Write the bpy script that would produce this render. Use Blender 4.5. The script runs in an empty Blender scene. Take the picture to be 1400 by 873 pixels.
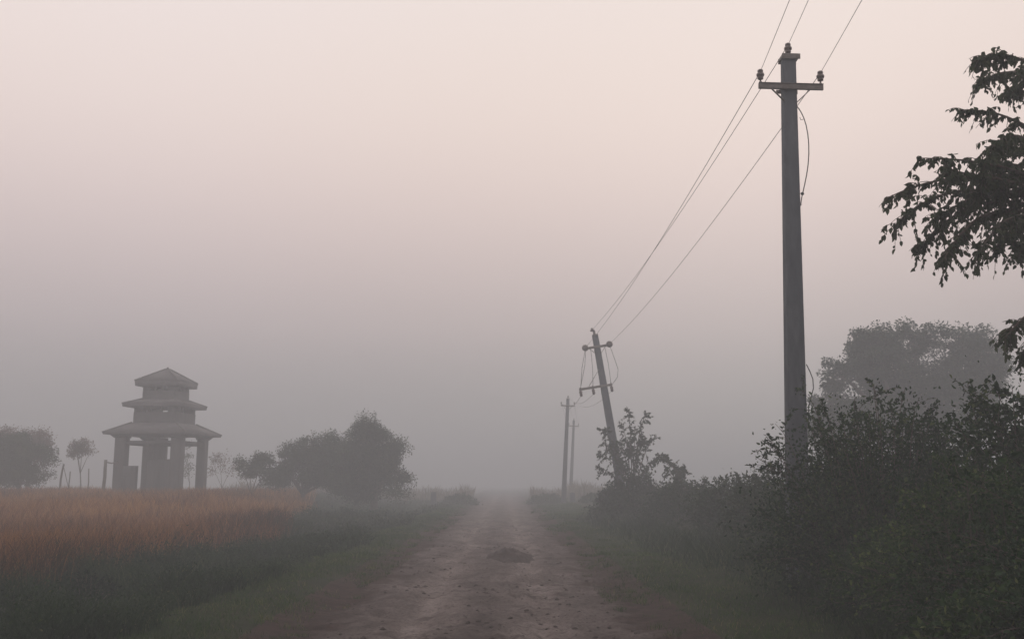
import bpy, math
import numpy as np
from mathutils import Vector, Matrix

# ------------------------------------------------------------------ camera, sky, sun, exposure
sc = bpy.context.scene
COL = sc.collection
EYE = Vector((0.0, 0.0, 1.6))
PITCH = math.atan2(223.5, 1361.0)
cam_data = bpy.data.cameras.new('camera')
cam_data.sensor_width = 36.0
cam_data.lens = 35.0
cam_data.clip_end = 3000.0
cam = bpy.data.objects.new('camera', cam_data)
COL.objects.link(cam)
cam.location = EYE
cam.rotation_euler = (math.radians(90) + PITCH, 0, math.radians(-0.42))
sc.camera = cam
CAMM = cam.rotation_euler.to_matrix()

SUN_EL, SUN_AZ = math.radians(17), math.radians(16)
world = bpy.data.worlds.new("World")
sc.world = world
world.use_nodes = True
wn, wl = world.node_tree.nodes, world.node_tree.links
for n in list(wn):
    wn.remove(n)
wout = wn.new('ShaderNodeOutputWorld')
wbg = wn.new('ShaderNodeBackground')
wbg.inputs['Strength'].default_value = 0.1
wsky = wn.new('ShaderNodeTexSky')
wsky.sky_type = 'NISHITA'
wsky.sun_disc = False
wsky.sun_elevation = SUN_EL
wsky.sun_rotation = SUN_AZ
wsky.air_density = 1.0
wsky.dust_density = 1.0
whs = wn.new('ShaderNodeHueSaturation')
whs.inputs['Saturation'].default_value = 0.35
whs.inputs['Value'].default_value = 1.0
wtc = wn.new('ShaderNodeTexCoord')         # an even cloud cover, dimmer towards the horizon as overcast skies are
wxyz = wn.new('ShaderNodeSeparateXYZ')
wl.new(wtc.outputs['Generated'], wxyz.inputs[0])
wramp = wn.new('ShaderNodeValToRGB')
we = wramp.color_ramp.elements
SKY = [(0.0, (.33, .315, .322)), (.08, (.41, .382, .387)), (.15, (.57, .490, .495)), (.255, (.83, .685, .665)), (.35, (.97, .82, .77)), (.46, (.99, .875, .84)), (1.0, (.97, .89, .90))]
wramp.color_ramp.interpolation = 'B_SPLINE'
while len(we) < len(SKY):
    we.new(.5)
for i_, (p_, c_) in enumerate(SKY):
    we[i_].position = p_
    we[i_].color = (*c_, 1)
wl.new(wxyz.outputs['Z'], wramp.inputs['Fac'])
wgain = wn.new('ShaderNodeMixRGB')
wgain.blend_type = 'MULTIPLY'
wgain.inputs['Fac'].default_value = 1.0
wgain.inputs['Color2'].default_value = (9.95, 9.95, 9.95, 1)
wl.new(wramp.outputs['Color'], wgain.inputs['Color1'])
wmix = wn.new('ShaderNodeMixRGB')
wmix.inputs['Fac'].default_value = 0.97
wl.new(wsky.outputs['Color'], whs.inputs['Color'])
wl.new(whs.outputs['Color'], wmix.inputs['Color1'])
wdot = wn.new('ShaderNodeVectorMath')       # the cloud is a little warmer round the veiled sun
wdot.operation = 'DOT_PRODUCT'
wdot.inputs[1].default_value = (math.sin(SUN_AZ) * math.cos(SUN_EL), math.cos(SUN_AZ) * math.cos(SUN_EL), math.sin(SUN_EL))
wl.new(wtc.outputs['Generated'], wdot.inputs[0])
wmap = wn.new('ShaderNodeMapRange')
wmap.interpolation_type = 'SMOOTHSTEP'
wmap.inputs['From Min'].default_value = 0.80
wmap.inputs['From Max'].default_value = 1.0
wl.new(wdot.outputs['Value'], wmap.inputs['Value'])
wwarm = wn.new('ShaderNodeMixRGB')
wwarm.blend_type = 'MULTIPLY'
wwarm.inputs['Color2'].default_value = (1.0, 0.985, 0.955, 1)
wl.new(wmap.outputs['Result'], wwarm.inputs['Fac'])
wl.new(wgain.outputs['Color'], wwarm.inputs['Color1'])
wl.new(wwarm.outputs['Color'], wmix.inputs['Color2'])
wl.new(wmix.outputs['Color'], wbg.inputs['Color'])
wl.new(wbg.outputs['Background'], wout.inputs['Surface'])

sun_d = bpy.data.lights.new('sun', 'SUN')
sun_d.energy = 0.5
sun_d.angle = math.radians(20)
sun_d.color = (1.0, 0.88, 0.78)
sun = bpy.data.objects.new('sun', sun_d)
COL.objects.link(sun)
sdir = Vector((math.sin(SUN_AZ) * math.cos(SUN_EL), math.cos(SUN_AZ) * math.cos(SUN_EL), math.sin(SUN_EL)))
sun.rotation_euler = sdir.to_track_quat('Z', 'Y').to_euler()
sun.location = sdir * 50

sc.view_settings.view_transform = 'Standard'
sc.view_settings.look = 'None'
sc.view_settings.exposure = 0.0
sc.view_settings.gamma = 1.0
sc.view_settings.use_curve_mapping = False
sc.render.engine = 'CYCLES'
sc.cycles.max_bounces = 6
sc.cycles.diffuse_bounces = 3
sc.cycles.glossy_bounces = 2
sc.cycles.transmission_bounces = 3
sc.cycles.volume_bounces = 3
sc.cycles.use_denoising = True

FOG_DENSITY = 0.0110
FOG_COLOR = (0.725, 0.76, 0.795, 1)
FOG_TOP = 10.2


def ray(px, py):
    """direction of the picture point px, py of the 1400 x 873 photograph"""
    return CAMM @ Vector(((px - 700.0) / 1400.0 * 36.0 / 35.0, -(py - 436.5) / 1400.0 * 36.0 / 35.0, -1.0))


def at(px, py, d):
    v = ray(px, py)
    return EYE + v * (d / v.y)


# ------------------------------------------------------------------ helpers: noise, meshes, materials
rs0 = np.random.RandomState(7)
_TAB = rs0.rand(256, 256)


def vnoise(x, y):
    x = np.asarray(x, float); y = np.asarray(y, float)
    xi = np.floor(x).astype(int); yi = np.floor(y).astype(int)
    fx = x - xi; fy = y - yi
    fx = fx * fx * (3 - 2 * fx); fy = fy * fy * (3 - 2 * fy)
    a = _TAB[xi & 255, yi & 255]; b = _TAB[(xi + 1) & 255, yi & 255]
    c = _TAB[xi & 255, (yi + 1) & 255]; d = _TAB[(xi + 1) & 255, (yi + 1) & 255]
    return (a + (b - a) * fx) * (1 - fy) + (c + (d - c) * fx) * fy - 0.5


def sstep(a, b, x):
    t = np.clip((np.asarray(x, float) - a) / (b - a), 0, 1)
    return t * t * (3 - 2 * t)


ROAD_C = -0.27


def land(x, y):
    """height of the land without the road"""
    u = np.asarray(x, float) - ROAD_C
    z = 0.10 * vnoise(x / 4.0 + 3, y / 4.0) + 0.05 * vnoise(x / 0.9, y / 0.9) + 0.02 * vnoise(x / 0.3, y / 0.3)
    z = z + 0.08 * sstep(-2.2, -2.9, u) * sstep(-5.2, -4.0, u)
    z = z - 0.22 * np.exp(-((u + 5.1) / 1.1) ** 2)
    z = z + 0.08 * sstep(2.0, 2.8, u) + 0.30 * sstep(3.2, 6.5, u)
    z = z - 0.05 * sstep(-6.5, -8, u) + .58 * sstep(-8, -14, u) * sstep(22, 52, y)
    return z


HOLES = [(-0.95, 17.2, 0.55, 0.28, 0.05), (0.05, 15.2, 0.30, 0.12, 0.05), (-0.1, 13.2, 0.25, 0.12, 0.045),
         (1.0, 12.2, 0.5, 0.22, 0.05), (1.35, 10.6, 0.5, 0.3, 0.05), (-0.5, 19.0, 0.5, 0.2, 0.04),
         (0.2, 17.6, 0.5, 0.16, 0.045), (0.62, 20.6, 0.35, 0.2, 0.045), (1.1, 14.3, 0.4, 0.2, 0.04), (-1.4, 12.6, 0.3, 0.4, 0.03),
         (0.2, 27.5, 0.5, 0.5, 0.05), (-0.6, 32.0, 0.4, 0.6, 0.05), (0.4, 9.2, 0.4, 0.15, 0.04), (-0.7, 10.4, 0.7, 0.12, 0.035)]


def road_z(x, y):
    u = np.asarray(x, float) - ROAD_C
    y = np.asarray(y, float)
    w = 0.12 * vnoise(y / 6.0, 2.5 + 0 * y)
    z = 0.03 - 0.012 * u * u
    for c, d in ((-0.80, 0.045), (0.78, 0.045), (-0.35, 0.012), (1.25, 0.02)):
        z = z - d * np.exp(-((u - c - w) / 0.20) ** 2)
    for c, ph in ((-.93, 0.), (-.70, 0.), (.66, 3.), (.90, 3.), (.15, 7.), (.36, 7.), (-.2, 12.)):      # tyre prints
        e = u - c - w - .35 * vnoise(y / 5.0 + ph, ph + 0 * y) - .06 * vnoise(y / 1.1, ph + 0 * y)
        z = z + (.018 * np.exp(-(e / .05) ** 2) - .020 * np.exp(-((e - .10) / .06) ** 2)) * np.clip(.6 + 1.2 * vnoise(y / 2.2 + ph, 5.5 + 0 * y), 0, 1)
    z = z + 0.075 * vnoise(x / 1.1, y / 1.6 + 9) + 0.06 * vnoise(x / 0.40 + 5, y / 0.28)
    z = z + 0.030 * vnoise(x / 0.15, y / 0.12) + 0.014 * vnoise(x / 0.06, y / 0.06)
    for (hx, hy, rx, ry, d) in HOLES:
        q = ((x - hx) / rx) ** 2 + ((y - hy) / ry) ** 2
        q = q * (1 + 0.6 * vnoise(x * 6 + hx, y * 6))
        z = z - d * np.exp(-q * q)
    return z


def surf(x, y):
    """height of whatever one walks on"""
    u = np.abs(np.asarray(x, float) - ROAD_C)
    k = sstep(1.75, 2.45, u)
    return road_z(x, y) * (1 - k) + land(x, y) * k


def make_mesh(name, V, quads=None, tris=None, tint=None, smooth=False):
    me = bpy.data.meshes.new(name)
    V = np.asarray(V, np.float32)
    q = np.zeros((0, 4), np.int32) if quads is None else np.asarray(quads, np.int32).reshape(-1, 4)
    t = np.zeros((0, 3), np.int32) if tris is None else np.asarray(tris, np.int32).reshape(-1, 3)
    me.vertices.add(len(V))
    me.vertices.foreach_set('co', V.ravel())
    nl = q.size + t.size
    me.loops.add(nl)
    me.loops.foreach_set('vertex_index', np.concatenate([q.ravel(), t.ravel()]))
    me.polygons.add(len(q) + len(t))
    me.polygons.foreach_set('loop_start', np.concatenate([np.arange(len(q)) * 4, q.size + np.arange(len(t)) * 3]).astype(np.int32))
    if smooth:
        me.polygons.foreach_set('use_smooth', np.ones(len(q) + len(t), bool))
    if tint is not None:
        a = me.attributes.new('tint', 'FLOAT', 'POINT')
        a.data.foreach_set('value', np.asarray(tint, np.float32).ravel())
    me.update(calc_edges=True)
    me.validate()
    return me


def link(name, me, mat=None, parent=None):
    o = bpy.data.objects.new(name, me)
    COL.objects.link(o)
    if mat is not None and me is not None and not me.materials:
        me.materials.append(mat)
    if parent is not None:
        o.parent = parent
    return o


def tag(o, label=None, cat=None, group=None, kind=None):
    if label: o['label'] = label
    if cat: o['category'] = cat
    if group: o['group'] = group
    if kind: o['kind'] = kind
    return o


def thing(name, label, cat, loc=(0, 0, 0), group=None, rot=None):
    o = bpy.data.objects.new(name, None)
    COL.objects.link(o)
    o.empty_display_size = 0.2
    if rot is None:
        o.location = loc
    else:
        o.matrix_world = Matrix.Translation(Vector(loc)) @ rot.to_4x4()
    return tag(o, label, cat, group)


class MB:
    """collects boxes, frusta and tubes into one mesh"""
    def __init__(s):
        s.V = []; s.Q = []; s.T = []; s.n = 0

    def add(s, V, Q=(), T=()):
        V = [tuple(v) for v in V]
        s.V += V
        s.Q += [tuple(i + s.n for i in f) for f in Q]
        s.T += [tuple(i + s.n for i in f) for f in T]
        s.n += len(V)
        return s

    def frustum(s, c0, h0, c1, h1):
        """box between rectangle half sizes h0 at c0 and h1 at c1 (both horizontal)"""
        V = []
        for c, h in ((c0, h0), (c1, h1)):
            for sx, sy in ((-1, -1), (1, -1), (1, 1), (-1, 1)):
                V.append((c[0] + sx * h[0], c[1] + sy * h[1], c[2]))
        return s.add(V, [(3, 2, 1, 0), (4, 5, 6, 7), (0, 1, 5, 4), (1, 2, 6, 5), (2, 3, 7, 6), (3, 0, 4, 7)])

    def box(s, c, size):
        h = (size[0] / 2, size[1] / 2)
        return s.frustum((c[0], c[1], c[2] - size[2] / 2), h, (c[0], c[1], c[2] + size[2] / 2), h)

    def bar(s, a, b, w, t=None):
        """square bar from a to b"""
        a = Vector(a); b = Vector(b); t = t or w
        d = (b - a).normalized()
        up = Vector((0, 0, 1)) if abs(d.z) < 0.95 else Vector((0, 1, 0))
        x = d.cross(up).normalized(); y = x.cross(d).normalized()
        V = []
        for p in (a, b):
            for sx, sy in ((-1, -1), (1, -1), (1, 1), (-1, 1)):
                V.append(p + x * sx * w / 2 + y * sy * t / 2)
        return s.add(V, [(3, 2, 1, 0), (4, 5, 6, 7), (0, 1, 5, 4), (1, 2, 6, 5), (2, 3, 7, 6), (3, 0, 4, 7)])

    def tube(s, pts, rad, sides=6):
        P = [Vector(p) for p in pts]
        R = rad if hasattr(rad, '__len__') else [rad] * len(P)
        V = []; Q = []
        prev = None
        for i, p in enumerate(P):
            d = (P[min(i + 1, len(P) - 1)] - P[max(i - 1, 0)]).normalized()
            if prev is None:
                up = Vector((0, 0, 1)) if abs(d.z) < 0.9 else Vector((1, 0, 0))
                x = d.cross(up).normalized()
            else:
                x = (prev - d * prev.dot(d)).normalized()
            prev = x
            y = d.cross(x)
            for k in range(sides):
                a = 2 * math.pi * k / sides
                V.append(p + (x * math.cos(a) + y * math.sin(a)) * R[i])
        for i in range(len(P) - 1):
            for k in range(sides):
                k2 = (k + 1) % sides
                Q.append((i * sides + k, i * sides + k2, (i + 1) * sides + k2, (i + 1) * sides + k))
        n = len(V)
        V += [P[0], P[-1]]
        T = []
        for k in range(sides):
            k2 = (k + 1) % sides
            T.append((n, k2, k)); T.append((n + 1, (len(P) - 1) * sides + k, (len(P) - 1) * sides + k2))
        return s.add(V, Q, T)

    def lathe(s, c, prof, axis=(0, 0, 1), sides=14):
        """prof: list of (radius, height along axis)"""
        ax = Vector(axis).normalized()
        return s.tube_profile(Vector(c), ax, prof, sides)

    def tube_profile(s, c, ax, prof, sides):
        up = Vector((0, 0, 1)) if abs(ax.z) < 0.9 else Vector((1, 0, 0))
        x = ax.cross(up).normalized(); y = ax.cross(x)
        V = []; Q = []; T = []
        for r, h in prof:
            for k in range(sides):
                a = 2 * math.pi * k / sides
                V.append(c + ax * h + (x * math.cos(a) + y * math.sin(a)) * max(r, 1e-4))
        for i in range(len(prof) - 1):
            for k in range(sides):
                k2 = (k + 1) % sides
                Q.append((i * sides + k, i * sides + k2, (i + 1) * sides + k2, (i + 1) * sides + k))
        n = len(V)
        V += [c + ax * prof[0][1], c + ax * prof[-1][1]]
        for k in range(sides):
            k2 = (k + 1) % sides
            T.append((n, k2, k)); T.append((n + 1, (len(prof) - 1) * sides + k, (len(prof) - 1) * sides + k2))
        return s.add(V, Q, T)

    def build(s, name, mat, parent=None, smooth=False, bevel=0.0):
        me = make_mesh(name, np.array([tuple(v) for v in s.V]), s.Q or None, s.T or None, smooth=smooth)
        o = link(name, me, mat, parent)
        if bevel:
            m = o.modifiers.new('edge', 'BEVEL'); m.width = bevel; m.segments = 2; m.limit_method = 'ANGLE'
        return o


def mat_new(name):
    m = bpy.data.materials.new(name)
    m.use_nodes = True
    nt = m.node_tree
    for n in list(nt.nodes):
        nt.nodes.remove(n)
    out = nt.nodes.new('ShaderNodeOutputMaterial')
    return m, nt, out


def ramp(nt, src, stops):
    r = nt.nodes.new('ShaderNodeValToRGB')
    e = r.color_ramp.elements
    while len(e) < len(stops):
        e.new(0.5)
    for i, (p, c) in enumerate(stops):
        e[i].position = p
        e[i].color = (c[0], c[1], c[2], 1) if hasattr(c, '__len__') else (c, c, c, 1)
    nt.links.new(src, r.inputs['Fac'])
    return r.outputs['Color']


def noise(nt, scale, detail=4, rough=0.6, coord='Object', stretch=None, dist=0.0):
    tc = nt.nodes.new('ShaderNodeTexCoord')
    src = tc.outputs[coord]
    if stretch:
        mp = nt.nodes.new('ShaderNodeMapping')
        mp.inputs['Scale'].default_value = stretch
        nt.links.new(src, mp.inputs['Vector'])
        src = mp.outputs['Vector']
    n = nt.nodes.new('ShaderNodeTexNoise')
    n.inputs['Scale'].default_value = scale
    n.inputs['Detail'].default_value = detail
    n.inputs['Roughness'].default_value = rough
    n.inputs['Distortion'].default_value = dist
    nt.links.new(src, n.inputs['Vector'])
    return n.outputs['Fac']


def mix(nt, fac, a, b, mode='MIX'):
    m = nt.nodes.new('ShaderNodeMixRGB')
    m.blend_type = mode
    for sock, v in (('Fac', fac), ('Color1', a), ('Color2', b)):
        if hasattr(v, 'links') or hasattr(v, 'is_linked'):
            nt.links.new(v, m.inputs[sock])
        elif sock == 'Fac':
            m.inputs[sock].default_value = v
        else:
            m.inputs[sock].default_value = (v[0], v[1], v[2], 1)
    return m.outputs['Color']


def math_n(nt, op, a, b=0.0):
    m = nt.nodes.new('ShaderNodeMath')
    m.operation = op
    for i, v in enumerate((a, b)):
        if hasattr(v, 'is_linked'):
            nt.links.new(v, m.inputs[i])
        else:
            m.inputs[i].default_value = v
    return m.outputs[0]


def surface(nt, out, color, rough=0.85, spec=0.2, bump=None, bump_s=0.3, bump_d=0.02):
    b = nt.nodes.new('ShaderNodeBsdfPrincipled')
    b.inputs['Roughness'].default_value = rough
    b.inputs['Specular IOR Level'].default_value = spec
    if hasattr(color, 'is_linked'):
        nt.links.new(color, b.inputs['Base Color'])
    else:
        b.inputs['Base Color'].default_value = (*color, 1)
    if bump is not None:
        bp = nt.nodes.new('ShaderNodeBump')
        bp.inputs['Strength'].default_value = bump_s
        bp.inputs['Distance'].default_value = bump_d
        nt.links.new(bump, bp.inputs['Height'])
        nt.links.new(bp.outputs['Normal'], b.inputs['Normal'])
    nt.links.new(b.outputs['BSDF'], out.inputs['Surface'])
    return b


def mottled(name, stops, scale=4, rough=0.85, spec=0.2, bump=0.3, bump_d=0.02, detail=6, stretch=None):
    m, nt, out = mat_new(name)
    f = noise(nt, scale, detail, 0.65, stretch=stretch)
    surface(nt, out, ramp(nt, f, stops), rough, spec, noise(nt, scale * 6, 5, 0.7), bump, bump_d)
    return m


def leafy(name, stops, trans=0.25, rough=0.6):
    """colour of each leaf or blade picked by the tint stored on it"""
    m, nt, out = mat_new(name)
    at_ = nt.nodes.new('ShaderNodeAttribute')
    at_.attribute_name = 'tint'
    col = ramp(nt, at_.outputs['Fac'], stops)
    b = nt.nodes.new('ShaderNodeBsdfPrincipled')
    b.inputs['Roughness'].default_value = rough
    b.inputs['Specular IOR Level'].default_value = 0.1
    nt.links.new(col, b.inputs['Base Color'])
    t = nt.nodes.new('ShaderNodeBsdfTranslucent')
    nt.links.new(col, t.inputs['Color'])
    mx = nt.nodes.new('ShaderNodeMixShader')
    mx.inputs['Fac'].default_value = trans
    nt.links.new(b.outputs['BSDF'], mx.inputs[1])
    nt.links.new(t.outputs['BSDF'], mx.inputs[2])
    nt.links.new(mx.outputs['Shader'], out.inputs['Surface'])
    return m


M = {}
M['leaf_dark'] = leafy('dark_green_leaves', [(0, (.005, .017, .006)), (.4, (.011, .035, .011)), (.75, (.024, .057, .017)), (1, (.10, .135, .05))])
M['leaf_mid'] = leafy('green_leaves', [(0, (.013, .029, .013)), (.5, (.024, .046, .020)), (1, (.06, .085, .034))])
M['leaf_olive'] = leafy('olive_leaves', [(0, (.009, .026, .007)), (.45, (.022, .056, .014)), (.8, (.045, .085, .022)), (1, (.13, .16, .055))])
M['leaf_red'] = leafy('reddish_leaves', [(0, (.05, .045, .025)), (.5, (.11, .065, .045)), (1, (.17, .085, .065))])
M['leaf_near'] = leafy('overhanging_leaves', [(0, (.03, .045, .028)), (.5, (.06, .082, .045)), (1, (.11, .13, .07))], .5)
M['grass'] = leafy('verge_grass', [(0, (.012, .034, .008)), (.45, (.030, .068, .014)), (.8, (.066, .10, .024)), (1, (.20, .17, .085))], 0.2)
M['weed'] = leafy('ditch_weeds', [(0, (.006, .018, .007)), (.45, (.015, .038, .012)), (.8, (.036, .063, .020)), (1, (.15, .14, .07))], 0.2)
M['rice'] = leafy('ripe_rice', [(0, (.045, .028, .014)), (.22, (.115, .048, .024)), (.55, (.275, .122, .046)), (1, (.46, .24, .085))], 0.25)
M['reed'] = leafy('dry_reeds', [(0, (.10, .09, .06)), (1, (.20, .17, .12))], 0.25)
M['bark'] = mottled('bark', [(.3, (.05, .038, .03)), (.7, (.12, .10, .085))], 6, stretch=(3, 3, .5), bump=.6)
M['concrete'] = mottled('pole_concrete', [(.25, (.055, .064, .076)), (.5, (.088, .098, .112)), (.75, (.13, .14, .154))], 3.5, rough=.9, bump=.25, bump_d=.01, stretch=(2, 2, .5))
M['steel'] = mottled('weathered_steel', [(.3, (.10, .085, .075)), (.7, (.19, .17, .16))], 14, rough=.6, spec=.4, bump=.15, bump_d=.004)
M['porcelain'] = mottled('brown_porcelain', [(.3, (.07, .05, .045)), (.7, (.12, .09, .08))], 8, rough=.3, spec=.5, bump=.02, bump_d=.002)
M['wire'] = mottled('aluminium_wire', [(.3, (.14, .13, .13)), (.7, (.22, .21, .21))], 10, rough=.5, spec=.4, bump=.05, bump_d=.001)
M['cable'] = mottled('black_cable', [(.3, (.025, .025, .025)), (.7, (.05, .048, .048))], 10, rough=.5, bump=.05, bump_d=.001)
M['plaster'] = mottled('stained_plaster', [(.25, (.06, .058, .06)), (.5, (.10, .096, .098)), (.8, (.15, .142, .142))], 1.3, rough=.92, bump=.2, stretch=(1.5, 1.5, .5))
M['roof'] = mottled('weathered_roof', [(.25, (.09, .085, .087)), (.5, (.14, .132, .134)), (.8, (.20, .19, .19))], 2.2, rough=.9, bump=.25)
M['timber'] = mottled('grey_timber', [(.3, (.09, .075, .065)), (.7, (.17, .15, .13))], 5, stretch=(4, 4, .4), bump=.5)
M['clod'] = mottled('soil_clods', [(.3, (.035, .026, .023)), (.7, (.09, .07, .062))], 9, rough=.95, bump=.6)


def soil_material():
    m, nt, out = mat_new('dirt_road')
    tc = nt.nodes.new('ShaderNodeTexCoord')
    sx = nt.nodes.new('ShaderNodeSeparateXYZ')
    nt.links.new(tc.outputs['Object'], sx.inputs[0])
    u = math_n(nt, 'ABSOLUTE', math_n(nt, 'SUBTRACT', sx.outputs['X'], ROAD_C))
    wob = math_n(nt, 'MULTIPLY', math_n(nt, 'SUBTRACT', noise(nt, .7, 7, .72), .5), 2.3)
    uw = math_n(nt, 'ADD', u, wob)
    pale = ramp(nt, noise(nt, 1.6, 7, .72, stretch=(1, .45, 1), dist=.4), [(.28, (.070, .056, .051)), (.42, (.115, .095, .088)), (.55, (.160, .135, .126)), (.72, (.22, .19, .178))])
    grit = ramp(nt, noise(nt, 22, 6, .75), [(.34, (.35, .32, .32)), (.47, (.95, .95, .95)), (.7, (1.2, 1.18, 1.16))])
    pale = mix(nt, 1.0, pale, grit, 'MULTIPLY')
    su = math_n(nt, 'ADD', math_n(nt, 'SUBTRACT', sx.outputs['X'], ROAD_C), math_n(nt, 'MULTIPLY', math_n(nt, 'SUBTRACT', noise(nt, .22, 3, .5), .5), .9))
    tr = math_n(nt, 'ABSOLUTE', math_n(nt, 'SUBTRACT', math_n(nt, 'ABSOLUTE', su), .74))
    pale = mix(nt, 1.0, pale, ramp(nt, tr, [(.05, (1.35, 1.34, 1.33)), (.30, (1.08, 1.07, 1.06)), (.60, (.90, .885, .88))]), 'MULTIPLY')
    damp = ramp(nt, noise(nt, 2.3, 6, .7, stretch=(.6, 1.3, 1), dist=.6), [(.52, (0, 0, 0)), (.64, (1, 1, 1))])
    pale = mix(nt, math_n(nt, 'MULTIPLY', damp, .75), pale, (.060, .044, .039))
    shoulder = ramp(nt, noise(nt, 4, 6, .7), [(.3, (.030, .020, .017)), (.55, (.055, .035, .029)), (.8, (.09, .058, .046))])
    edge = ramp(nt, uw, [(0, 0.0), (.5, 0.0), (1, 1.0)])
    e2 = nt.nodes.new('ShaderNodeMapRange')
    e2.inputs['From Min'].default_value = 1.4
    e2.inputs['From Max'].default_value = 2.0
    e2.interpolation_type = 'SMOOTHSTEP'
    nt.links.new(uw, e2.inputs['Value'])
    col = mix(nt, e2.outputs['Result'], pale, shoulder)
    surface(nt, out, col, .95, .1, noise(nt, 26, 8, .78), 1.0, .045)
    return m


def ground_material():
    m, nt, out = mat_new('field_soil_and_grass')
    a = ramp(nt, noise(nt, 1.1, 7, .7), [(.3, (.014, .020, .008)), (.5, (.024, .030, .012)), (.62, (.034, .036, .016)), (.75, (.055, .042, .028))])
    g = ramp(nt, noise(nt, 30, 6, .75), [(.3, (.5, .5, .5)), (.6, (1.1, 1.1, 1.1))])
    surface(nt, out, mix(nt, 1.0, a, g, 'MULTIPLY'), .95, .1, noise(nt, 40, 6, .75), .7, .03)
    return m


M['road'] = soil_material()
M['ground'] = ground_material()


# ------------------------------------------------------------------ setting: land, road
def grid_mesh(name, xs, ys, zf):
    X, Y = np.meshgrid(xs, ys)
    Z = zf(X, Y)
    V = np.stack([X, Y, Z], -1).reshape(-1, 3)
    nx, ny = len(xs), len(ys)
    i = (np.arange(ny - 1)[:, None] * nx + np.arange(nx - 1)[None]).ravel()
    Q = np.stack([i, i + 1, i + nx + 1, i + nx], -1)
    return make_mesh(name, V, Q, smooth=True)


def ground_z(X, Y):
    u = np.abs(X - ROAD_C)
    far = 1 - sstep(150, 400, np.hypot(X, Y))
    z = land(X, Y) * far
    return z - 0.12 * (1 - sstep(2.15, 2.42, u)) * (Y < 152) * (Y > -22)


FAR = 640.0
pos = [0.0]
while pos[-1] < FAR:
    p = pos[-1]
    pos.append(p + (0.12 if p < 9 else min(0.12 * (p / 9.0) ** 1.6, 40)))
pos[-1] = FAR
pos = np.array(pos)
gx = np.concatenate([-pos[:0:-1], pos])
yp = [4.0]
while yp[-1] < FAR:
    p = yp[-1]
    yp.append(p + (0.14 if p < 25 else min(0.14 * (p / 25.0) ** 1.8, 40)))
yp[-1] = FAR
gy = np.concatenate([[-FAR, -300, -150, -80, -40, -20, -10, -5, -2, 0, 1, 2, 3], yp])
ground = link('ground', grid_mesh('ground', gx, gy, ground_z), M['ground'])
tag(ground, kind='structure')

rx_ = np.arange(-2.5, 2.501, 0.045) + ROAD_C
ry_ = [-20.0]
while ry_[-1] < 150:
    p = ry_[-1]
    ry_.append(p + (0.5 if p < 5 else 0.045 if p < 16 else 0.045 * (p / 16.0) ** 1.9 if p < 60 else 0.7))


def road_mesh_z(X, Y):
    u = np.abs(X - ROAD_C)
    return surf(X, Y) + 0.006 - 0.03 * sstep(2.44, 2.5, u)


road = link('dirt_road', grid_mesh('dirt_road', rx_, np.array(ry_), road_mesh_z), M['road'])
tag(road, kind='structure')


# ------------------------------------------------------------------ blades and leaves
def blades(rng, x, y, z, h, w, lean, curl, tint, segs=2):
    """grass blades: n roots, height, width, lean distance as a share of height"""
    n = len(x)
    az = rng.rand(n) * 2 * np.pi
    la = rng.rand(n) * 2 * np.pi
    ld = np.stack([np.cos(la), np.sin(la)], -1) * (lean * h)[:, None]
    side = np.stack([np.cos(az), np.sin(az)], -1)
    rows = []
    for k in range(segs + 1):
        t = k / segs
        cz = z + h * (t - curl * t ** 3)
        cx = x + ld[:, 0] * t ** 1.8
        cy = y + ld[:, 1] * t ** 1.8
        if k < segs:
            ww = w * (1 - 0.55 * t) * 0.5
            rows.append(np.stack([cx - side[:, 0] * ww, cy - side[:, 1] * ww, cz], -1))
            rows.append(np.stack([cx + side[:, 0] * ww, cy + side[:, 1] * ww, cz], -1))
        else:
            rows.append(np.stack([cx, cy, cz], -1))
    V = np.stack(rows, 1)
    m = V.shape[1]
    b = np.arange(n)[:, None] * m
    Q = np.concatenate([b + np.array([[2 * k, 2 * k + 1, 2 * k + 3, 2 * k + 2]]) for k in range(segs - 1)], 0) if segs > 1 else None
    T = b + np.array([[2 * segs - 2, 2 * segs - 1, 2 * segs]])
    return V.reshape(-1, 3), Q, T, np.repeat(tint, m)


def leaves(rng, P, D, L, W, tint, fold=0.25, simple=False):
    """P root, D unit axis, L length, W half width"""
    n = len(P)
    D = D / np.maximum(np.linalg.norm(D, axis=1, keepdims=True), 1e-6)
    R = rng.normal(size=(n, 3))
    S = np.cross(D, R)
    S /= np.maximum(np.linalg.norm(S, axis=1, keepdims=True), 1e-6)
    N = np.cross(S, D)
    L = L[:, None]; W = W[:, None]
    if simple:
        V = np.stack([P, P + D * L * .45 + S * W, P + D * L, P + D * L * .45 - S * W], 1)
        Q = np.arange(n)[:, None] * 4 + np.array([[0, 1, 2, 3]])
        return V.reshape(-1, 3), Q, np.repeat(tint, 4)
    up = N * W * fold
    V = np.stack([P, P + D * L * .25 + S * W * .85 + up, P + D * L * .62 + S * W * .75 + up * .8, P + D * L - N * L * .08,
                  P + D * L * .62 - S * W * .75 + up * .8, P + D * L * .25 - S * W * .85 + up], 1)
    b = np.arange(n)[:, None] * 6
    Q = np.concatenate([b + np.array([[0, 1, 2, 3]]), b + np.array([[0, 3, 4, 5]])], 0)
    return V.reshape(-1, 3), Q, np.repeat(tint, 6)


def scatter(rng, n, y0, y1, xf0, xf1, power=1.0):
    """points with density falling with distance; xf0/xf1 give the x limits at a distance y"""
    r = rng.rand(n)
    k = 1 - power + 0.0001
    y = (y0 ** k + r * (y1 ** k - y0 ** k)) ** (1 / k)
    a, b = xf0(y), xf1(y)
    return a + rng.rand(n) * (b - a), y


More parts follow.
